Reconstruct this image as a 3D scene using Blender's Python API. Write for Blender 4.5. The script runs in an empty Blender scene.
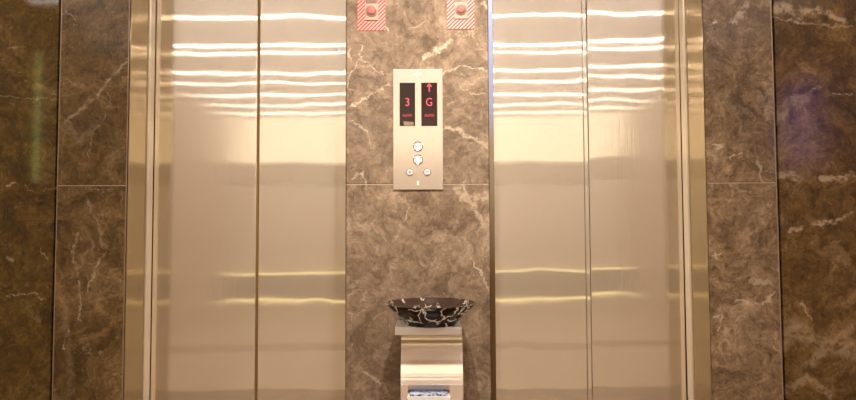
import bpy, bmesh, math, random
from mathutils import Vector, Matrix
random.seed(4)
C = bpy.context.scene.collection
S = bpy.context.scene

# ------------------------------------------------------------------ camera
F = 625.0; TH = math.radians(2.7); RO = math.radians(0.24)
CAM = Vector((0, -2.5, 1.15))
fw = Vector((0, math.cos(TH), math.sin(TH)))
r0 = Vector((1, 0, 0)); u0 = Vector((0, -math.sin(TH), math.cos(TH)))
rt = r0*math.cos(RO) - u0*math.sin(RO)
up = u0*math.cos(RO) + r0*math.sin(RO)
def at(px, py, Y=0.0):
    """point of the vertical plane at depth Y that was measured at a pixel of the survey photo"""
    d = fw*F + rt*(px-428) - up*(py-200)
    return CAM + d*((Y-CAM.y)/d.y)
cd = bpy.data.cameras.new('camera'); cam = bpy.data.objects.new('camera', cd); C.objects.link(cam)
cd.sensor_fit = 'HORIZONTAL'; cd.sensor_width = 36; cd.lens = F/856*36; cd.clip_start = .02
cam.matrix_world = Matrix((( rt.x, up.x, -fw.x, CAM.x), (rt.y, up.y, -fw.y, CAM.y), (rt.z, up.z, -fw.z, CAM.z), (0,0,0,1)))
S.camera = cam

# ------------------------------------------------------------------ materials
def srgb(r, g, b):
    f = lambda c: (c/255/12.92) if c/255 <= .04045 else ((c/255+.055)/1.055)**2.4
    return (f(r), f(g), f(b), 1)
class NT:
    def __init__(s, name):
        s.m = bpy.data.materials.new(name); s.m.use_nodes = True
        s.t = s.m.node_tree; s.t.nodes.clear()
        s.out = s.n('ShaderNodeOutputMaterial')
    def n(s, typ, **kw):
        nd = s.t.nodes.new(typ)
        for k, v in kw.items(): setattr(nd, k, v)
        return nd
    def l(s, a, b): s.t.links.new(a, b)
    def put(s, sock, v):
        if isinstance(v, bpy.types.NodeSocket): s.l(v, sock)
        else: sock.default_value = v
    def math(s, op, a, b=None, c=None, clamp=False):
        nd = s.n('ShaderNodeMath', operation=op, use_clamp=clamp)
        s.put(nd.inputs[0], a)
        if b is not None: s.put(nd.inputs[1], b)
        if c is not None: s.put(nd.inputs[2], c)
        return nd.outputs[0]
    def vec(s, op, a, b=None):
        nd = s.n('ShaderNodeVectorMath', operation=op)
        s.put(nd.inputs[0], a)
        if b is not None: s.put(nd.inputs[1], b)
        return nd.outputs['Value'] if op in ('DOT_PRODUCT', 'LENGTH', 'DISTANCE') else nd.outputs[0]
    def noise(s, v, scale, detail=4, rough=.6):
        nd = s.n('ShaderNodeTexNoise'); s.l(v, nd.inputs['Vector'])
        nd.inputs['Scale'].default_value = scale; nd.inputs['Detail'].default_value = detail; nd.inputs['Roughness'].default_value = rough
        return nd
    def rng(s, v, a, b, c=0., d=1., mode='SMOOTHSTEP'):
        nd = s.n('ShaderNodeMapRange', interpolation_type=mode); nd.clamp = True if mode == 'LINEAR' else nd.clamp
        s.put(nd.inputs[0], v)
        for i, x in enumerate((a, b, c, d)): nd.inputs[i+1].default_value = x
        return nd.outputs[0]
    def mix(s, f, a, b, mode='MIX'):
        nd = s.n('ShaderNodeMix', data_type='RGBA', blend_type=mode)
        s.put(nd.inputs[0], f); s.put(nd.inputs[6], a); s.put(nd.inputs[7], b)
        return nd.outputs[2]
    def bsdf(s, col, rough=.5, metal=0., **kw):
        b = s.n('ShaderNodeBsdfPrincipled')
        s.put(b.inputs['Base Color'], col); s.put(b.inputs['Roughness'], rough); s.put(b.inputs['Metallic'], metal)
        for k, v in kw.items(): s.put(b.inputs[k.replace('_', ' ')], v)
        s.l(b.outputs[0], s.out.inputs[0]); return b
    def pos(s):
        return s.n('ShaderNodeNewGeometry').outputs['Position']
    def obj(s):
        return s.n('ShaderNodeTexCoord').outputs['Object']

def plain(name, col, rough=.5, metal=0., var=.06, scale=30, **kw):
    t = NT(name); p = t.obj(); nz = t.noise(p, scale)
    c = t.mix(nz.outputs[0], tuple(x*(1-var) for x in col[:3])+(1,), tuple(min(1, x*(1+var)) for x in col[:3])+(1,))
    t.bsdf(c, rough, metal, **kw); return t.m
def emis(name, col, strength):
    t = NT(name); e = t.n('ShaderNodeEmission'); e.inputs[0].default_value = col; e.inputs[1].default_value = strength
    nz = t.noise(t.obj(), 3); st = t.rng(nz.outputs[0], 0, 1, strength*.9, strength*1.1, 'LINEAR'); t.l(st, e.inputs[1])
    t.l(e.outputs[0], t.out.inputs[0]); return t.m

def marble(name, dark, mid, light, vein, joints=(), segs=(), seed=0., rough=.12, amount=1., grain=1.):
    """polished emperador marble; segs = (x0,z0,x1,z1,width,strength) of its larger veins"""
    t = NT(name); p = t.pos()
    sep = t.n('ShaderNodeSeparateXYZ'); t.l(p, sep.inputs[0])
    q = t.vec('ADD', p, (seed, seed*.7, seed*1.3))
    for j in joints:                                   # each slab is cut from another place of the block
        g = t.math('GREATER_THAN', sep.outputs[2], j)
        cb = t.n('ShaderNodeCombineXYZ'); t.l(t.math('MULTIPLY', g, 3.1), cb.inputs[1]); t.l(t.math('MULTIPLY', g, 1.7), cb.inputs[0])
        q = t.vec('ADD', q, cb.outputs[0])
    w1 = t.noise(q, 3.2, 5, .6).outputs['Color']
    wc = t.vec('SUBTRACT', w1, (.5, .5, .5))
    sc = t.n('ShaderNodeVectorMath', operation='SCALE'); t.l(wc, sc.inputs[0]); sc.inputs['Scale'].default_value = .38
    qw = t.vec('ADD', q, sc.outputs[0])
    cl = t.noise(qw, 3.5, 8, .66).outputs[0]
    a = t.rng(cl, .36, .52); b = t.rng(cl, .5, .66)
    col = t.mix(b, t.mix(a, dark, mid), light)
    gr = t.noise(qw, 48, 7, .75).outputs[0]
    g1 = t.rng(gr, .3, .7, 1-.55*grain, 1+.5*grain, 'LINEAR')
    g2 = t.rng(t.noise(qw, 14, 6, .7).outputs[0], .32, .68, 1-.42*grain, 1+.38*grain, 'LINEAR')
    mul = t.math('MULTIPLY', g1, g2)
    cm = t.n('ShaderNodeVectorMath', operation='SCALE'); t.l(col, cm.inputs[0]); t.l(mul, cm.inputs['Scale'])
    col = cm.outputs[0]
    # hairline veins: ridges of warped noise
    def ridge(scale, width, mlo, mhi, k):
        n1 = t.noise(qw, scale, 5, .55).outputs[0]
        d = t.math('ABSOLUTE', t.math('SUBTRACT', n1, .5))
        r = t.rng(d, 0, width, 1, 0)
        m = t.rng(t.noise(t.vec('ADD', q, (k, 2*k, k)), scale*1.3, 4, .6).outputs[0], mlo, mhi)
        return t.math('MULTIPLY', r, m)
    v1 = t.math('MULTIPLY', ridge(2.6, .010, .56, .7, 7.7), .5)
    v2 = ridge(7.5, .016, .55, .68, 3.1)
    v3 = ridge(19, .022, .56, .68, 5.9)
    vv = t.math('MULTIPLY', t.math('MAXIMUM', t.math('MAXIMUM', v1, t.math('MULTIPLY', v2, .8)), t.math('MULTIPLY', v3, .75)), .62*amount)
    # sparkles of calcite
    vo = t.n('ShaderNodeTexVoronoi'); t.l(q, vo.inputs['Vector']); vo.inputs['Scale'].default_value = 30
    spk = t.rng(vo.outputs['Distance'], 0, .20, 1, 0)
    sc2 = t.n('ShaderNodeSeparateColor'); t.l(vo.outputs['Color'], sc2.inputs[0])
    spk = t.math('MULTIPLY', spk, t.math('GREATER_THAN', sc2.outputs[0], .86))
    vv = t.math('MAXIMUM', vv, t.math('MULTIPLY', spk, .55*amount))
    # the slab's own larger veins
    if segs:
        ww = t.vec('SUBTRACT', t.noise(q, 26, 4, .65).outputs['Color'], (.5, .5, .5))
        s3 = t.n('ShaderNodeVectorMath', operation='SCALE'); t.l(ww, s3.inputs[0]); s3.inputs['Scale'].default_value = .06
        pw = t.vec('MULTIPLY', t.vec('ADD', p, s3.outputs[0]), (1, 0, 1))
        brk = t.rng(t.noise(q, 38, 5, .7).outputs[0], .36, .58, .1, 1)
        acc = None
        for (x0, z0, x1, z1, wd, st) in segs:
            A = Vector((x0, 0, z0)); B = Vector((x1, 0, z1)); AB = B-A
            L2 = max(AB.length_squared, 1e-6)
            pa = t.vec('SUBTRACT', pw, tuple(A))
            h = t.math('DIVIDE', t.vec('DOT_PRODUCT', pa, tuple(AB)), L2, clamp=True)
            s4 = t.n('ShaderNodeVectorMath', operation='SCALE'); s4.inputs[0].default_value = tuple(AB); t.l(h, s4.inputs['Scale'])
            d = t.vec('LENGTH', t.vec('SUBTRACT', pa, s4.outputs[0]))
            r = t.rng(d, wd*.25, wd, st, 0)
            acc = r if acc is None else t.math('MAXIMUM', acc, r)
        vv = t.math('MAXIMUM', vv, t.math('MULTIPLY', acc, brk))
    col = t.mix(vv, col, vein)
    rr = t.rng(gr, .3, .7, rough*.8, rough*1.3, 'LINEAR')
    t.bsdf(col, rr, 0., Specular_IOR_Level=.5)
    return t.m

def steel(name, col, rough=.13, aniso=.95, wav=.0, tangent=(0, 0, 1), rot=0., dif=.12, wscale=(1.6, 1, 1.6), jit=.16, soft=0.):
    """brushed stainless: streaks stretch across the brushing"""
    t = NT(name); p = t.pos()
    st = t.vec('MULTIPLY', p, (420, 420, 1.2))
    br = t.noise(st, 1, 2, .5).outputs[0]
    c = t.mix(br, tuple(x*.955 for x in col[:3])+(1,), tuple(min(1, x*1.03) for x in col[:3])+(1,))
    kw = dict(Anisotropic=aniso, Anisotropic_Rotation=rot)
    b = t.bsdf(c, rough, 1., **kw)
    t.l(t.vec('CROSS_PRODUCT', t.n('ShaderNodeNewGeometry').outputs['Normal'], (0.0001, 0.0001, 1)), b.inputs['Tangent'])
    # microscopic vertical brushing scatters the reflection sideways
    geo = t.n('ShaderNodeNewGeometry').outputs['Normal']
    jn = t.noise(t.vec('MULTIPLY', p, (900, 900, 2.5)), 1, 3, .8).outputs[0]
    jt = t.n('ShaderNodeVectorMath', operation='SCALE')
    t.l(t.vec('NORMALIZE', t.vec('CROSS_PRODUCT', geo, (0.0001, 0.0001, 1))), jt.inputs[0])
    t.l(t.math('MULTIPLY', t.math('SUBTRACT', jn, .5), jit), jt.inputs['Scale'])
    base = geo
    if wav:
        wv = t.noise(t.vec('MULTIPLY', p, wscale), 1.6, 2, .5).outputs[0]
        bp = t.n('ShaderNodeBump'); bp.inputs['Strength'].default_value = 1; bp.inputs['Distance'].default_value = wav
        t.l(wv, bp.inputs['Height']); base = bp.outputs[0]
    t.l(t.vec('NORMALIZE', t.vec('ADD', base, jt.outputs[0])), b.inputs['Normal'])
    d = t.n('ShaderNodeBsdfDiffuse'); t.l(c, d.inputs[0])
    if soft:                                           # hazier lobe of the worn finish
        g = t.n('ShaderNodeBsdfAnisotropic'); t.l(c, g.inputs['Color']); g.inputs['Roughness'].default_value = .24
        g.inputs['Anisotropy'].default_value = .6
        t.l(t.vec('NORMALIZE', t.vec('CROSS_PRODUCT', geo, (0.0001, 0.0001, 1))), g.inputs['Tangent'])
        m0 = t.n('ShaderNodeMixShader'); m0.inputs[0].default_value = soft
        t.l(b.outputs[0], m0.inputs[1]); t.l(g.outputs[0], m0.inputs[2]); b = m0
    mx = t.n('ShaderNodeMixShader'); mx.inputs[0].default_value = dif
    t.l(b.outputs[0], mx.inputs[1]); t.l(d.outputs[0], mx.inputs[2]); t.l(mx.outputs[0], t.out.inputs[0])
    return t.m

def seg(pts, w, st, Y=0.):
    out = []
    for (a, b), (c, d) in zip(pts, pts[1:]):
        A = at(a, b, Y); B = at(c, d, Y); out.append((A.x, A.z, B.x, B.z, w, st))
    return out

# ------------------------------------------------------------------ mesh helpers
def box(bm, x0, x1, y0, y1, z0, z1, bev=0, seg_=1):
    vs = [bm.verts.new((x, y, z)) for x in (x0, x1) for y in (y0, y1) for z in (z0, z1)]
    fs = [(0,1,3,2), (4,6,7,5), (0,4,5,1), (2,3,7,6), (0,2,6,4), (1,5,7,3)]
    faces = [bm.faces.new([vs[i] for i in f]) for f in fs]
    if bev:
        es = list({e for f in faces for e in f.edges})
        bmesh.ops.bevel(bm, geom=es, offset=bev, segments=seg_, affect='EDGES', profile=.5)
def lathe(bm, prof, c=(0,0,0), axis='z', n=64, closed=False):
    rings = []
    for (r, h) in prof:
        if r < 1e-6:
            p = (c[0], c[1], c[2]+h) if axis == 'z' else (c[0], c[1]-h, c[2])
            rings.append([bm.verts.new(p)]); continue
        ring = []
        for i in range(n):
            a = 2*math.pi*i/n
            if axis == 'z': ring.append(bm.verts.new((c[0]+r*math.cos(a), c[1]+r*math.sin(a), c[2]+h)))
            else: ring.append(bm.verts.new((c[0]+r*math.cos(a), c[1]-h, c[2]+r*math.sin(a))))
        rings.append(ring)
    for a, b in zip(rings, rings[1:]):
        for i in range(n):
            j = (i+1) % n
            if len(a) == 1 and len(b) > 1: bm.faces.new((a[0], b[i], b[j]))
            elif len(b) == 1 and len(a) > 1: bm.faces.new((a[i], a[j], b[0]))
            elif len(a) > 1: bm.faces.new((a[i], a[j], b[j], b[i]))
def ob(name, bm, m, parent=None, smooth=False, **props):
    bmesh.ops.recalc_face_normals(bm, faces=bm.faces)
    me = bpy.data.meshes.new(name); bm.to_mesh(me); bm.free()
    me.materials.append(m)
    if smooth:
        for p in me.polygons: p.use_smooth = True
        me.set_sharp_from_angle(angle=math.radians(40))
    o = bpy.data.objects.new(name, me); C.objects.link(o)
    if parent is not None:
        o.parent = parent; o.matrix_parent_inverse = Matrix.Translation(-parent.location)
    for k, v in props.items(): o[k] = v
    return o
def struct(name, bm, m, parent=None):
    return ob(name, bm, m, parent, **({} if parent else {'kind': 'structure'}))
def boxes(*bs):
    bm = bmesh.new()
    for b in bs: box(bm, *b)
    return bm
def thing(name, loc, label, cat, group=None):
    o = bpy.data.objects.new(name, None); o.empty_display_size = .05; C.objects.link(o); o.location = loc
    o['label'] = label; o['category'] = cat
    if group: o['group'] = group
    return o
def text_bm(s, size, cx, cy, cz, depth=.0006, xs=1.):
    cu = bpy.data.curves.new('t', 'FONT'); cu.body = s; cu.size = size; cu.align_x = 'CENTER'; cu.align_y = 'CENTER'
    cu.extrude = depth/2; cu.offset = -size*.004
    o = bpy.data.objects.new('t', cu); C.objects.link(o)
    dg = bpy.context.evaluated_depsgraph_get(); me = bpy.data.meshes.new_from_object(o.evaluated_get(dg))
    bm = bmesh.new(); bm.from_mesh(me)
    for v in bm.verts: v.co = Vector((cx+v.co.x*xs, cy-v.co.z, cz+v.co.y))
    C.objects.unlink(o); bpy.data.objects.remove(o); bpy.data.curves.remove(cu); bpy.data.meshes.remove(me)
    return bm

# ------------------------------------------------------------------ key measures (metres)
CEIL = 2.95; FAR = -7.15; HALF = 3.2
XL0 = at(56.5, 200).x; XL1 = at(126.3, 200).x           # left pier
XC0 = at(346.2, 200).x; XC1 = at(489.5, 200).x          # centre pier
XR0 = at(707.8, 200).x; XR1 = at(777.5, 200).x          # right pier
ZJ = at(428, 184.2).z                                   # joint between the two slab rows
LINT = 2.34; REC = .22

# marble colours; the light's falloff towards the sides is put into their tones
V = srgb(214, 194, 164)
segC = (seg([(450,41),(438,50),(424,58)], .012, .75) + seg([(346,84),(360,58),(383,73)], .005, .6) + seg([(352,106),(366,98),(388,84)], .006, .7)
      + seg([(353,105),(356,105)], .010, 1.) + seg([(361,46),(362,57)], .005, .8) + seg([(350,47),(349,60)], .005, .7)
      + seg([(442,73),(465,66),(487,71)], .006, .75) + seg([(446,128),(458,131),(470,138),(486,144)], .014, .55) + seg([(456,190),(468,200),(486,196)], .022, .5)
      + seg([(464,186),(484,226)], .014, .5) + seg([(473,262),(480,272),(489,290)], .006, .6) + seg([(362,370),(376,379),(388,392)], .010, .5)
      + seg([(410,28),(427,22)], .004, .6) + seg([(383,26),(388,31)], .005, .6) + seg([(350,120),(368,132),(372,150)], .004, .5)
      + seg([(404,196),(411,206),(402,222)], .005, .45) + seg([(436,236),(470,243),(462,262)], .03, .25) + seg([(352,212),(380,250)], .03, .16)
      + seg([(352,178),(362,172),(366,186)], .005, .6) + seg([(482,3),(486,7)], .01, .7) + seg([(460,86),(474,96),(484,92)], .004, .5))
segL = (seg([(128,60),(107,83),(96,97),(66,122)], .010, .60) + seg([(104,86),(112,104),(92,135),(88,165)], .004, .4) + seg([(66,124),(80,140),(92,128)], .025, .22)
      + seg([(66,12),(75,18)], .008, .5) + seg([(88,200),(97,222),(104,246)], .010, .40) + seg([(104,252),(94,268),(88,290)], .006, .65)
      + seg([(76,232),(72,262),(80,268)], .006, .55) + seg([(78,280),(82,300),(78,322)], .006, .6) + seg([(70,330),(62,350)], .005, .7) + seg([(64,300),(72,392)], .02, .18)
      + seg([(90,190),(110,190)], .004, .4))
segR = (seg([(748,2),(742,12),(734,23)], .018, .6) + seg([(713,24),(716,22)], .009, .9) + seg([(716,150),(722,147),(714,144)], .008, .6) + seg([(730,158),(742,152)], .006, .65)
      + seg([(757,158),(762,180)], .010, .5) + seg([(735,300),(750,304),(768,302),(774,292)], .009, .5) + seg([(712,258),(720,252)], .004, .6) + seg([(752,280),(772,284)], .014, .4)
      + seg([(760,100),(772,90),(768,120)], .02, .25) + seg([(720,100),(745,112)], .03, .15) + seg([(712,318),(724,312),(718,330)], .005, .6) + seg([(730,186),(756,194)], .006, .4))
segO = (seg([(774,9),(788,4),(803,13)], .020, .62) + seg([(803,8),(826,9),(848,18)], .016, .62) + seg([(776,14),(800,20),(856,24)], .005, .5)
      + seg([(778,176),(792,173),(802,178)], .017, .62) + seg([(826,177),(842,179),(858,174)], .011, .66) + seg([(792,231),(806,228)], .011, .62) + seg([(818,224),(838,222),(857,213)], .008, .66)
      + seg([(805,305),(816,321)], .003, .7) + seg([(782,345),(800,330),(826,345),(858,352)], .045, .34) + seg([(812,366),(856,330)], .02, .34) + seg([(786,394),(812,380),(836,398)], .014, .34)
      + seg([(838,92),(858,93)], .003, .6) + seg([(797,96),(812,92),(824,84)], .005, .35) + seg([(782,120),(792,100),(812,98)], .02, .25))
segI = (seg([(-4,95),(30,96),(60,98)], .003, .45) + seg([(32,84),(58,92)], .02, .25) + seg([(3,184),(10,182)], .008, .7) + seg([(22,186),(28,191)], .006, .7) + seg([(40,190),(50,187)], .005, .7)
      + seg([(2,297),(18,294),(32,295),(42,300)], .005, .7) + seg([(24,308),(34,322)], .02, .22) + seg([(4,46),(22,45)], .004, .45) + seg([(2,256),(8,260)], .012, .5) + seg([(36,250),(44,260)], .004, .6))
M = {}
M['mc'] = marble('centre_marble', srgb(114,94,75), srgb(134,112,91), srgb(156,134,111), V, (ZJ,), segC, 2.3, .16, .7, .75)
M['ml'] = marble('left_pier_marble', srgb(90,67,34), srgb(106,82,48), srgb(124,99,65), V, (ZJ,), [(a,b,c_,d,w_,s_*.6) for a,b,c_,d,w_,s_ in segL], 8.1, .16, .45)
M['mr'] = marble('right_pier_marble', srgb(108,85,60), srgb(128,103,77), srgb(146,121,95), V, (ZJ,), segR, 14.6, .16, .6)
M['mo'] = marble('right_wall_marble', srgb(80,55,24), srgb(102,74,36), srgb(126,98,60), srgb(186,160,128), (), [(a,b,c_,d,w_*1.35,min(1,s_*1.3)) for a,b,c_,d,w_,s_ in segO], 21.4, .15, .45)
M['mi'] = marble('left_wall_marble', srgb(78,56,18), srgb(94,70,25), srgb(108,84,38), srgb(190,165,120), (), segI, 33.0, .07, .6)
M['steel'] = steel('brushed_door_steel', srgb(242,230,212), .06, 1., .0013, soft=.50, dif=.12)
M['jamb'] = steel('brushed_jamb_steel', srgb(180,162,130), .08, .9, .0, dif=.12, jit=.03)
M['lip'] = steel('bright_frame_steel', srgb(240,226,206), .2, .6, dif=.4)
M['plate'] = steel('call_plate_steel', srgb(226,210,192), .22, .8, dif=.35)
M['bin'] = steel('bin_steel', srgb(246,232,220), .09, .9, .0, dif=.25)
M['lidm'] = steel('bin_lid_steel', srgb(255,250,246), .3, .3, dif=.7)
M['chrome'] = plain('polished_steel', srgb(235,228,222), .12, 1.)
M['dark'] = plain('dark_gap', srgb(42,30,18), .8)
M['gapbrass'] = plain('dull_brass_groove', srgb(150,118,62), .5, .6)

# ------------------------------------------------------------------ setting: lift front
G = .0012
def slabs(x0, x1, y0, y1, zs, bev=.0025):
    return boxes(*[(x0, x1, y0, y1, a+G, b-G, bev) for a, b in zip(zs, zs[1:])], (x0+.004, x1-.004, y0+.004, y1-.0005, zs[0], zs[-1]))
ROWS = [0.0, ZJ-1.2+.6, ZJ, LINT, CEIL]
ROWS = [0.0, ZJ-1.06, ZJ, LINT, CEIL]
struct('wall_centre', slabs(XC0, XC1, 0, .03, ROWS), M['mc'])
struct('wall_left_pier', slabs(XL0, XL1, 0, .03, ROWS), M['ml'])
struct('wall_right_pier', slabs(XR0, XR1, 0, .03, ROWS), M['mr'])
struct('wall_lintel', boxes((XL1+G, XC0-G, 0, .03, LINT, CEIL, .0025), (XC1+G, XR0-G, 0, .03, LINT, CEIL, .0025)), M['mc'])
struct('wall_left', boxes((-HALF, XL0-.025, .03, .06, 0, CEIL, .002)), M['mi'])
struct('wall_right', boxes((XR1+.024, HALF, .03, .06, 0, CEIL, .002)), M['mo'])
M['grout'] = plain('pale_grout', srgb(196,176,146), .7)
for nm, a, b in (('wall_centre', XC0, XC1), ('wall_left_pier', XL0, XL1), ('wall_right_pier', XR0, XR1)):
    ob('grout_line', boxes(*[(a+.001, b-.001, .0012, .0035, z-G, z+G) for z in ROWS[1:-1]]), M['grout'], bpy.data.objects[nm])
M['edge'] = plain('painted_edge_highlight', srgb(176,150,130), .25, .5)  # thin pale strips standing in for the highlight along the pier edges
for nm, x, w_ in (('wall_left_pier', XL0, .004), ('wall_left_pier', XL1-.004, .004), ('wall_right_pier', XR1-.005, .005)):
    ob('edge_highlight', boxes((x, x+w_, -.0008, .006, 0, CEIL, .0006)), M['edge'], bpy.data.objects[nm])
# masonry cores behind the slabs
struct('wall_core', boxes((-HALF, XL1-.004, .061, .30, 0, CEIL), (XC0+.004, XC1-.004, .031, .30, 0, CEIL), (XR0+.004, HALF, .061, .30, 0, CEIL),
     (-HALF, HALF, .30, .34, 0, CEIL), (XL1, XC0, .031, .30, LINT+.004, CEIL), (XC1, XR0, .031, .30, LINT+.004, CEIL)), M['dark'])

def opening(x0, x1, idx, flange):
    """stainless surround, two sliding panels"""
    k = .0035
    bm = bmesh.new()
    box(bm, x0+.0006, x0+k, .006, .165, 0, LINT, .001)              # left reveal
    box(bm, x1-k, x1-.0006, .006, .165, 0, LINT, .001)              # right reveal
    box(bm, x0+k, x1-k, .006, .165, LINT-k, LINT-.0006, .001)       # head
    fr = struct('trim_%d' % idx, bm, M['jamb'])
    bm = bmesh.new()
    w = .011
    for xa, xb in ((x0+.0006, x0+w), (x1-w, x1-.0006)):
        box(bm, xa, xb, .166, .2175, 0, LINT-.001, .004, 3)
    box(bm, x0+w, x1-w, .166, .2175, LINT-w, LINT-.001, .004, 3)
    ob('frame_lip', bm, M['lip'], fr)
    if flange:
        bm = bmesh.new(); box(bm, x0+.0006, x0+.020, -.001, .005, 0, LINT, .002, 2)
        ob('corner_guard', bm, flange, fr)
    return fr
# corner guard steel, its bluish to brown reflections painted in by height
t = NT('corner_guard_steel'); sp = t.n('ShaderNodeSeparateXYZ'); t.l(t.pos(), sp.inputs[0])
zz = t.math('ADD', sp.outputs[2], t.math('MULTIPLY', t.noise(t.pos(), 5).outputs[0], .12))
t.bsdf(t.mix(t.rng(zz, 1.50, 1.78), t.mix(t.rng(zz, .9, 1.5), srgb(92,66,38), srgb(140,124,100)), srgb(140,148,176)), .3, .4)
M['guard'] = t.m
opening(XL1, XC0, 1, None)
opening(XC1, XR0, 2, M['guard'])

def door(idx, x0, x1, gaps, tilts):
    root = bpy.data.objects.new('door_%d' % idx, None); C.objects.link(root); root.empty_display_size = .1
    root.location = ((x0+x1)/2, REC, 0); root['kind'] = 'structure'
    edges = [x0+.012]+gaps+[x1-.012]
    for k in range(2):
        a = edges[0] if k == 0 else gaps[1]; b = gaps[0] if k == 0 else edges[-1]
        bm = bmesh.new(); box(bm, a, b, -.02, .0, -1.14, 1.14, .0018, 2)
        o = ob('door_panel', bm, M['steel'], None)
        o.parent = root; o.matrix_parent_inverse = Matrix.Translation(-root.location)
        o.location = (0, REC+.02, 1.16); o.rotation_euler = (math.radians(tilts[k]), 0, 0)
    bm = boxes((gaps[0]+.001, gaps[1]-.001, REC+.012, REC+.03, .03, LINT-.05))
    ob('meeting_strip', bm, M['gapbrass'] if idx == 1 else M['lip'], root)
    return root
gl = [at(256.1, 200, REC).x, at(258.9, 200, REC).x]
gr_ = [at(584.6, 200, REC).x, at(589.8, 200, REC).x]
door(1, XL1, XC0, gl, (0.0, .05))
door(2, XC1, XR0, gr_, (.05, .26))
o = bpy.data.objects['meeting_strip.001']
o.data.clear_geometry(); bm = bmesh.new()
box(bm, gr_[0]+.0022, gr_[1]-.0022, REC+.002, REC+.03, .03, LINT-.05, .002, 2)
bm.to_mesh(o.data); bm.free(); o.data.materials.clear(); o.data.materials.append(M['steel'])
struct('trim_3', boxes((gl[0]-.03, gl[1]+.03, REC+.032, REC+.036, .02, LINT-.03), (gr_[0]-.03, gr_[1]+.03, REC+.032, REC+.036, .02, LINT-.03)), M['dark'])
# door sills
struct('trim_4', boxes((XL1, XC0, 0, .30, -.0, .006), (XC1, XR0, 0, .30, -.0, .006)), M['jamb'])

# ------------------------------------------------------------------ setting: the lobby behind the camera
t = NT('lobby_floor'); p = t.pos(); sp = t.n('ShaderNodeSeparateXYZ'); t.l(p, sp.inputs[0])
bk = t.n('ShaderNodeTexBrick'); t.l(p, bk.inputs['Vector']); bk.offset = 0; bk.inputs['Scale'].default_value = 1
bk.inputs['Brick Width'].default_value = .8; bk.inputs['Row Height'].default_value = .8; bk.inputs['Mortar Size'].default_value = .003
bk.inputs['Color1'].default_value = srgb(228,212,190); bk.inputs['Color2'].default_value = srgb(220,202,180); bk.inputs['Mortar'].default_value = srgb(150,120,90)
nz = t.noise(p, 4, 6)
c = t.mix(t.rng(nz.outputs[0], .35, .65, 0, .35), bk.outputs[0], srgb(196,174,148))
border = t.math('GREATER_THAN', sp.outputs[1], -1.62)
b2 = t.math('MULTIPLY', t.math('LESS_THAN', sp.outputs[1], -3.05), t.math('GREATER_THAN', sp.outputs[1], -3.4))
c = t.mix(t.math('MAXIMUM', border, t.math('MULTIPLY', b2, .6)), c, srgb(120,90,58))
t.bsdf(c, .2, 0.); M['floor'] = t.m
struct('floor', boxes((-HALF, HALF, FAR, .34, -.05, 0)), M['floor'])
M['ceil'] = plain('ceiling_plaster', srgb(236,224,212), .8)
struct('ceiling', boxes((-HALF-.1, HALF+.1, FAR-.1, .44, CEIL, CEIL+.05)), M['ceil'])
M['side'] = plain('side_wall_plaster', srgb(222,208,192), .6)
struct('wall_side_left', boxes((-HALF-.1, -HALF, FAR, .34, 0, CEIL)), M['side'])
struct('wall_side_right', boxes((HALF, HALF+.1, FAR, .34, 0, CEIL)), M['side'])
M['far'] = plain('far_wall_panelling', srgb(236,226,214), .6)
M['far2'] = plain('far_wall_dark_band', srgb(176,154,122), .6)
M['far3'] = plain('far_wall_dado', srgb(140,118,80), .5)
struct('wall_back', boxes((-HALF, HALF, FAR-.1, FAR, 0, CEIL)), M['far'])
struct('trim_5', boxes((-HALF, HALF, FAR, FAR+.04, 1.86, 2.2)), M['far2'])
struct('trim_6', boxes((-HALF, HALF, FAR, FAR+.05, 0.0, .44)), M['far3'])
M['added_glow'] = emis('added_strip_glow', srgb(255,236,172), 1.1)  # glowing strips added to draw the bright lines in the door reflections
struct('trim_7', boxes((-HALF, HALF, FAR+.05, FAR+.07, .445, .475)), M['added_glow'])
struct('trim_8', boxes((-HALF, HALF, FAR+.06, FAR+.08, .0, .035)), M['added_glow'])
M['cove'] = emis('cove_light', srgb(255,236,206), 1.05)
o = ob('cove_light', boxes((-HALF+.1, HALF-.1, FAR, FAR+.03, 2.24, CEIL-.01)), M['cove'])
o['label'] = 'long glowing cove panel high on the far lobby wall'; o['category'] = 'light'

# rows of linear ceiling lights
M['strip'] = emis('strip_diffuser', srgb(255,248,240), 17.)
M['strip2'] = emis('strip_diffuser_fill', srgb(255,244,234), 5.5)
H = CEIL-CAM.z
rows = [(-.75, 1), (-1.5, 1)]  # two nearest rows stay out of view, widened to add fill light
for y, k in ((12, 1), (42, 1), (50, .35), (69, .55), (80, .3), (93, .4), (103, .25), (112, .2)):
    rows.append((-(H/((229.5-y)/625) - 2.5 - 2*REC), k))
M['house'] = plain('light_housing', srgb(200,180,155), .5)
n = 0
ordn = ['first', 'second', 'third', 'fourth', 'fifth', 'sixth', 'seventh', 'eighth', 'ninth', 'tenth']
for ri, (Y, k) in enumerate(rows):
    for side in (-1, 1):
        wd = .013*k if ri > 1 else .13
        x0, x1 = (.08, 3.1)
        if ri in (3,): x0 += .25
        if side < 0: x0, x1 = -x1, -x0
        r = thing('ceiling_light', ((x0+x1)/2, Y, CEIL), 'slim linear ceiling light, %s row out from the lift doors, %s side' % (ordn[ri], 'left' if side < 0 else 'right'), 'light', 'linear ceiling lights')
        ob('housing', boxes((x0-.01, x1+.01, Y-wd/2-.008, Y+wd/2+.008, CEIL-.012, CEIL)), M['house'], r)
        ob('diffuser', boxes((x0, x1, Y-wd/2, Y+wd/2, CEIL-.016, CEIL-.0125)), M['strip'] if ri > 1 else M['strip2'], r)

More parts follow.
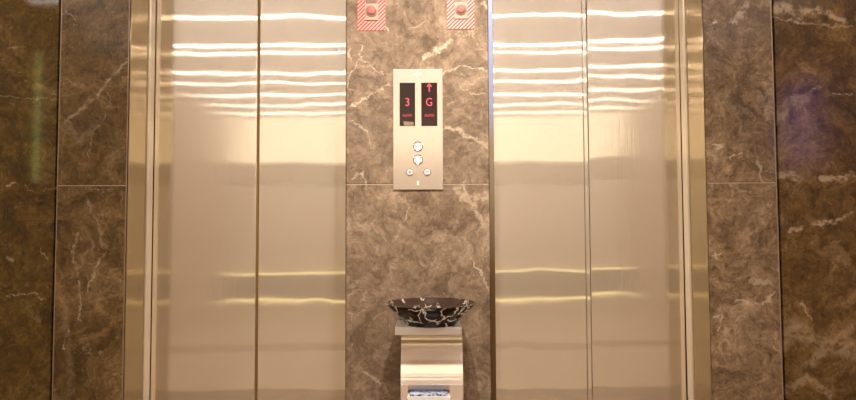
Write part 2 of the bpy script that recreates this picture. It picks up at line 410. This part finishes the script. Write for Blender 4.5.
# blue screen on the right side wall, slim upright lamp on the left side wall
r = thing('wall_screen', (HALF, -2.7, 2.05), 'wide wall screen glowing blue on the right side wall', 'screen')
ob('screen_bezel', boxes((HALF-.04, HALF, -2.95, -2.45, 1.66, 2.42, .004)), M['dark'], r)
ob('display', boxes((HALF-.044, HALF-.0405, -2.92, -2.48, 1.69, 2.39)), emis('blue_screen', srgb(90,100,225), 1.7), r)
r = thing('wall_lamp', (-HALF, -2.46, 1.9), 'slim upright wall lamp on the left side wall', 'light')
ob('back_plate', boxes((-HALF, -HALF+.03, -2.49, -2.43, 1.53, 2.61, .004)), M['house'], r)
ob('lamp_tube', boxes((-HALF+.031, -HALF+.05, -2.48, -2.44, 1.55, 2.59, .004)), emis('lamp_tube_glow', srgb(200,210,130), 3.5), r)

# downlights washing the pier
def down(x, Y, power, col, size, name, spot=None):
    l = bpy.data.lights.new(name, 'SPOT'); l.energy = power; l.color = col; l.shadow_soft_size = size
    l.spot_size = math.radians(spot or 80); l.spot_blend = 1.
    o = bpy.data.objects.new(name, l); C.objects.link(o); o.location = (x, Y, CEIL-.03)
    d = Vector((x*.6, 0, .75))-o.location
    l.energy *= 2.2
    o.rotation_euler = d.to_track_quat('-Z', 'Y').to_euler(); return o
down(.05, -1.05, 60, (1, .9, .8), .03, 'downlight_pier')
down(.27, -1.25, 26, (1, .9, .8), .04, 'downlight_right')

# ------------------------------------------------------------------ call station
cx = at(418, 130).x; zt = at(418, 69.5).z; zb = at(418, 189.8).z
px0 = at(393.2, 130).x; px1 = at(442.8, 130).x
st = thing('lift_call_panel', (cx, 0, (zt+zb)/2), 'tall stainless lift call panel with two red displays and round buttons on centre marble', 'call panel')
ob('face_plate', boxes((px0, px1, -.006, -.0002, zb, zt, .0012, 2)), M['plate'], st)
M['led'] = emis('red_led', srgb(255,110,115), 1.0)
M['ledbar'] = emis('red_led_word', srgb(255,80,90), 1.1)
Yp = -.006
def disp(xa, xb, ya, yb, col):
    a = at(xa, ya, Yp); b = at(xb, yb, Yp)
    m = plain('display_glass', col, .12, 0., var=.25, scale=12)
    bm = boxes((a.x, b.x, Yp-.0012, Yp-.0001, b.z, a.z, .0004))
    return ob('display_window', bm, m, st)
def led(parent, s, px, py, size, xs=1., m=None, name='numeral'):
    p_ = at(px, py, Yp)
    return ob(name, text_bm(s, size, p_.x, Yp-.0017, p_.z, xs=xs), m or M['led'], parent)
d1 = disp(399.6, 415.2, 82.8, 126, srgb(34,14,4)); d2 = disp(421.2, 437.4, 82.8, 126, srgb(38,9,5))
led(d1, '3', 407.4, 102.5, .047, .95); led(d2, 'G', 429.2, 102.5, .047, .82)
led(d1, 'AUTO', 407.2, 115.6, .0135, .98, M['ledbar'], 'status_word'); led(d2, 'AUTO', 429.2, 115.6, .0135, .98, M['ledbar'], 'status_word')
# arrow
p_ = at(429.3, 87.6, Yp); bm = bmesh.new(); y0, y1 = Yp-.0019, Yp-.0013
def prism(bm, pts, y0, y1):
    a = [bm.verts.new((x, y0, z)) for x, z in pts]; b = [bm.verts.new((x, y1, z)) for x, z in pts]
    bm.faces.new(a); bm.faces.new(b[::-1])
    for i in range(len(pts)): j = (i+1) % len(pts); bm.faces.new((a[i], b[i], b[j], a[j]))
h = .0165; w = .0022
prism(bm, [(p_.x-w, p_.z-h), (p_.x+w, p_.z-h), (p_.x+w, p_.z+h*.8), (p_.x-w, p_.z+h*.8)], y0, y1)
for s_ in (-1, 1):
    prism(bm, [(p_.x, p_.z+h), (p_.x+s_*.0105, p_.z+h*.34), (p_.x+s_*.0085, p_.z+h*.12), (p_.x, p_.z+h*.68)], y0-.0001, y1-.0001)
ob('up_arrow', bm, M['led'], d2)
# small grey patch at the foot of the left display
a = at(404, 121.2, Yp); b = at(413.6, 125.6, Yp); c_ = at(402.6, 121.2, Yp)
bm = bmesh.new(); prism(bm, [(c_.x+.002, a.z), (b.x, a.z-.004), (b.x, b.z), (a.x, b.z)], Yp-.0018, Yp-.0013)
ob('pale_patch', bm, plain('grey_patch', srgb(128,112,88), .4, var=.3, scale=60), d1)
# buttons
M['cap'] = plain('milky_button', srgb(232,214,210), .25, Emission_Color=(1, .9, .88, 1), Emission_Strength=.08)
M['mark'] = plain('button_mark', srgb(120,84,62), .5)
M['redmark'] = plain('red_button_mark', srgb(196,92,100), .5)
def button(px, py, r, kind):
    c = at(px, py, Yp)
    r *= .95
    bm = bmesh.new(); lathe(bm, [(r*.80, 0), (r*.80, .0032), (r*.9, .0042), (r, .0028), (r, 0)], (c.x, Yp, c.z), 'y', 40)
    ring = ob('call_button' if kind in 'ud' else 'indicator', bm, M['chrome'], st, smooth=True)
    bm = bmesh.new(); lathe(bm, [(0, .0046), (r*.5, .0042), (r*.78, .0028), (r*.78, 0.0001)], (c.x, Yp, c.z), 'y', 40)
    ob('button_cap', bm, M['cap'], ring, smooth=True)
    y0, y1 = Yp-.0055, Yp-.004
    if kind in 'ud':
        s_ = 1 if kind == 'u' else -1
        bm = bmesh.new(); z = c.z+r*.22
        prism(bm, [(c.x+r*.34, z-s_*r*.22), (c.x+r*.62, z-s_*r*.22), (c.x+r*.48, z+s_*r*.28)], y0, y1)
        for q in (-.6, -.38): prism(bm, [(c.x+r*q-.0013, z-.0013), (c.x+r*q+.0013, z-.0013), (c.x+r*q+.0013, z+.0013), (c.x+r*q-.0013, z+.0013)], y0, y1)
        ob('arrow_mark', bm, M['mark'], ring)
    elif kind == 'k':
        bm = bmesh.new(); lathe(bm, [(0, .0054), (r*.32, .0052), (r*.36, .004)], (c.x, Yp, c.z), 'y', 20); ob('centre_mark', bm, M['redmark'], ring)
    else:
        bm = boxes((c.x-r*.5, c.x+r*.5, y0, y1, c.z-.0005, c.z+.0022)); ob('centre_mark', bm, M['redmark'], ring)
button(418, 146.5, .0212, 'u'); button(418, 159.5, .0212, 'd'); button(409.8, 172, .0148, 'k'); button(427.2, 172, .0148, 'm')
M['pale'] = plain('etched_mark', srgb(250,236,214), .4)
a = at(418, 183, Yp); ob('etched_mark', boxes((a.x-.004, a.x+.004, Yp-.0006, Yp-.0001, a.z-.008, a.z+.008, .0002)), M['pale'], st)
a = at(418, 74, Yp); ob('etched_mark', boxes((a.x-.014, a.x+.014, Yp-.0006, Yp-.0001, a.z-.003, a.z+.003, .0002)), M['pale'], st)

# ------------------------------------------------------------------ firefighter switches with striped stickers
t = NT('red_white_diagonal_stripes'); sp = t.n('ShaderNodeSeparateXYZ'); t.l(t.pos(), sp.inputs[0])
ph = t.math('FRACT', t.math('MULTIPLY', t.math('SUBTRACT', sp.outputs[0], sp.outputs[2]), 63.))
t.bsdf(t.mix(t.rng(ph, .44, .56), srgb(196,44,44), srgb(204,152,134)), .45, 0.); M['stripe'] = t.m
M['swp'] = plain('switch_cover', srgb(172,146,128), .35); M['redb'] = plain('dull_red_cap', srgb(184,104,94), .7)
M['sock'] = plain('switch_housing', srgb(150,130,112), .4, .3)
def firesw(px, pxs, pbot, ktop, which):
    x0 = at(pxs[0], 15).x; x1 = at(pxs[1], 15).x; zb = at(px, pbot).z; zt = zb+.205
    ix0, ix1 = x0+.033, x1-.031; izb = zb+.044; izt = zt-.03
    r = thing('firefighter_switch', ((x0+x1)/2, 0, (zb+zt)/2), 'red capped switch framed by striped tape, %s above call panel' % which, 'switch')
    bm = boxes((x0, ix0, -.0022, -.0002, zb, zt), (ix1, x1, -.0022, -.0002, zb, zt), (ix0, ix1, -.0022, -.0002, zb, izb), (ix0, ix1, -.0022, -.0002, izt, zt))
    ob('striped_border', bm, M['stripe'], r)
    z1 = izb+.066
    pl = ob('switch_plate', boxes((ix0-.003, ix1+.003, -.006, -.0002, izb-.003, z1, .0015, 2)), M['swp'], r)
    c = ((ix0+ix1)/2, -.006, izb+.036)
    bm = bmesh.new(); lathe(bm, [(.0245, 0), (.0245, .002), (.022, .0035), (.0195, .0035), (.0195, 0.0005)], c, 'y', 40); ob('collar', bm, M['sock'], pl, smooth=True)
    bm = bmesh.new(); lathe(bm, [(0, .007), (.012, .0066), (.0165, .0045), (.0185, .002), (.0185, .0005)], (c[0], c[1], c[2]+.001), 'y', 40); ob('red_cap', bm, M['redb'], pl, smooth=True)
firesw(371.5, (357.6, 385.3), 30.6, 0, 'left of the pair')
firesw(460.5, (447.0, 474.2), 29.2, 0, 'right of the pair')

# ------------------------------------------------------------------ pedestal bin
Yf = -.235; Yb = -.075
bx0 = at(401, 365, Yf).x; bx1 = at(462.6, 365, Yf).x
lx0 = at(394.8, 331, Yf-.006).x; lx1 = at(461.8, 331, Yf-.006).x
lt = at(428, 327, Yf-.006).z; lb = at(428, 335, Yf-.006).z
tz1 = at(430, 383, Yf).z; tz0 = at(430, 400, Yf).z
bn = thing('pedestal_bin', ((bx0+bx1)/2, (Yf+Yb)/2, 0), 'slim brushed steel pedestal bin standing against the centre pier under a black bowl', 'bin')
tx0 = at(408, 390, Yf).x; tx1 = at(449.5, 390, Yf).x
# body as a shell with an opening in the front
bm = bmesh.new()
prof = [(Yf-1.05*(lb-z)**2, z) for z in [lb-(lb-tz1)*i/14 for i in range(15)]]
pv = [[bm.verts.new((x, y, z)) for (y, z) in prof+[(Yb, tz1), (Yb, lb)]] for x in (bx0, bx1)]
nn = len(pv[0])
bm.faces.new(pv[0]); bm.faces.new(pv[1][::-1])
for i in range(nn):
    j = (i+1) % nn; bm.faces.new((pv[0][i], pv[0][j], pv[1][j], pv[1][i]))
YL = prof[-1][0]
box(bm, bx0, tx0, YL, Yb, .03, tz1+.0005, .001); box(bm, tx1, bx1, YL, Yb, .03, tz1+.0005, .001)
box(bm, tx0, tx1, YL, Yb, .03, tz0-.03, .001); box(bm, tx0, tx1, Yb-.01, Yb, tz0-.03, tz1, 0)
ob('body', bm, M['bin'], bn, smooth=True)
ob('lid', boxes((lx0, lx1, Yf-.006, Yb, lb, lt, .0015, 2)), M['lidm'], bn)
ob('plinth', boxes((bx0+.01, bx1-.01, Yf+.01, Yb-.01, 0, .03)), M['dark'], bn)
# hooded ash tray standing out of the opening
zr = at(430, 396.5, YL-.03).z
bm = bmesh.new()
def trap(zlo, zhi, wlo, whi, y0, y1):
    cx_ = (tx0+tx1)/2
    prism(bm, [(cx_-wlo, zlo), (cx_+wlo, zlo), (cx_+whi, zhi), (cx_-whi, zhi)], y0, y1)
wT = (tx1-tx0)/2
trap(zr-.012, zr+.001, wT*.98, wT*1.02, YL-.034, YL-.030)
trap(zr-.03, zr-.012, wT*.95, wT*.98, YL-.032, YL-.027)
for s_ in (-1, 1):
    xx = (tx0+tx1)/2+s_*(wT-.0035); box(bm, xx-.0025, xx+.0025, YL-.027, YL+.05, zr-.03, zr)
box(bm, tx0+.003, tx1-.003, YL-.027, YL+.05, zr-.03, zr-.024)
tr = ob('ash_tray', bm, plain('satin_tray_steel', srgb(250,246,244), .35, .2), bn)
t = NT('ash_and_grit'); nz = t.noise(t.obj(), 90, 4, .7)
t.bsdf(t.mix(t.rng(nz.outputs[0], .44, .52), srgb(36,40,62), srgb(196,204,226)), .4, .0); M['ash'] = t.m
bm = bmesh.new(); box(bm, tx0+.008, tx1-.008, YL-.026, YL+.048, zr-.023, zr+.006)
ob('ash', bm, M['ash'], tr)
bm = bmesh.new()      # back hood, leaning into the bin
a = [(tx0+.006, zr), (tx1-.006, zr), (tx1-.022, tz1-.001), (tx0+.022, tz1-.001)]
prism(bm, a, YL+.030, YL+.034)
ob('hood', bm, plain('blue_grey_steel', srgb(190,188,196), .25, .6), bn)

# ------------------------------------------------------------------ bowl
t = NT('black_crackle_glaze'); p = t.obj()
wz = t.vec('SUBTRACT', t.noise(p, 16, 3).outputs['Color'], (.5, .5, .5))
s5 = t.n('ShaderNodeVectorMath', operation='SCALE'); t.l(wz, s5.inputs[0]); s5.inputs['Scale'].default_value = .085
q = t.vec('ADD', p, s5.outputs[0])
vo = t.n('ShaderNodeTexVoronoi', feature='DISTANCE_TO_EDGE'); t.l(q, vo.inputs['Vector']); vo.inputs['Scale'].default_value = 17
ln = t.rng(vo.outputs['Distance'], .03, .055, 1, 0)
mk = t.rng(t.noise(t.vec('ADD', p, (3.3, 1, 2)), 11, 2).outputs[0], .47, .52)
f = t.math('MULTIPLY', ln, mk)
b = t.bsdf(t.mix(f, srgb(5,4,3), srgb(255,255,255)), .10, 0., Specular_IOR_Level=.3)
M['glaze'] = t.m
t2 = NT('bronze_brown_glaze'); p = t2.obj()
vo = t2.n('ShaderNodeTexVoronoi', feature='DISTANCE_TO_EDGE')
wz = t2.vec('SUBTRACT', t2.noise(p, 22, 3).outputs['Color'], (.5, .5, .5))
s5 = t2.n('ShaderNodeVectorMath', operation='SCALE'); t2.l(wz, s5.inputs[0]); s5.inputs['Scale'].default_value = .07
t2.l(t2.vec('ADD', p, s5.outputs[0]), vo.inputs['Vector']); vo.inputs['Scale'].default_value = 32
ln = t2.rng(vo.outputs['Distance'], .03, .08, 1, 0)
mk = t2.rng(t2.noise(t2.vec('ADD', p, (1.3, 4, 2)), 16, 2).outputs[0], .53, .57)
t2.bsdf(t2.mix(t2.math('MULTIPLY', ln, mk), srgb(74,56,44), srgb(220,206,196)), .22, .5)
M['glaze_in'] = t2.m
Ybw = -.172; bc = at(431, 303, Ybw); z0 = lt
Hh = bc.z-z0+.001; R = .164
r = thing('bowl', (bc.x, Ybw, z0), 'wide shallow black glazed bowl with cream crackle lines, on top of the steel bin', 'bowl')
bm = bmesh.new()
lathe(bm, [(0, .001), (.082, .001), (.092, .0005), (.096, .006), (.112, Hh*.30), (.132, Hh*.52), (.150, Hh*.75), (.160, Hh*.9), (R, Hh*.985)], (bc.x, Ybw, z0), 'z', 96)
o = ob('outer_wall', bm, M['glaze'], r, smooth=True)
bm = bmesh.new()
lathe(bm, [(R, Hh*.985), (R+.0015, Hh), (R-.001, Hh+.0018), (R-.006, Hh-.002), (.148, Hh*.80), (.125, Hh*.56), (.095, Hh*.34), (.05, Hh*.2), (0, Hh*.16)], (bc.x, Ybw, z0), 'z', 96)
ob('inside', bm, M['glaze_in'], r, smooth=True)

# ------------------------------------------------------------------ world / view
w = bpy.data.worlds.new('world'); S.world = w; w.use_nodes = True
w.node_tree.nodes['Background'].inputs[0].default_value = (.9, .75, .6, 1); w.node_tree.nodes['Background'].inputs[1].default_value = .1
S.view_settings.view_transform = 'Standard'; S.view_settings.look = 'None'; S.view_settings.exposure = .68; S.view_settings.gamma = 1
S.cycles.max_bounces = 8; S.cycles.use_denoising = True; S.cycles.sample_clamp_indirect = 6
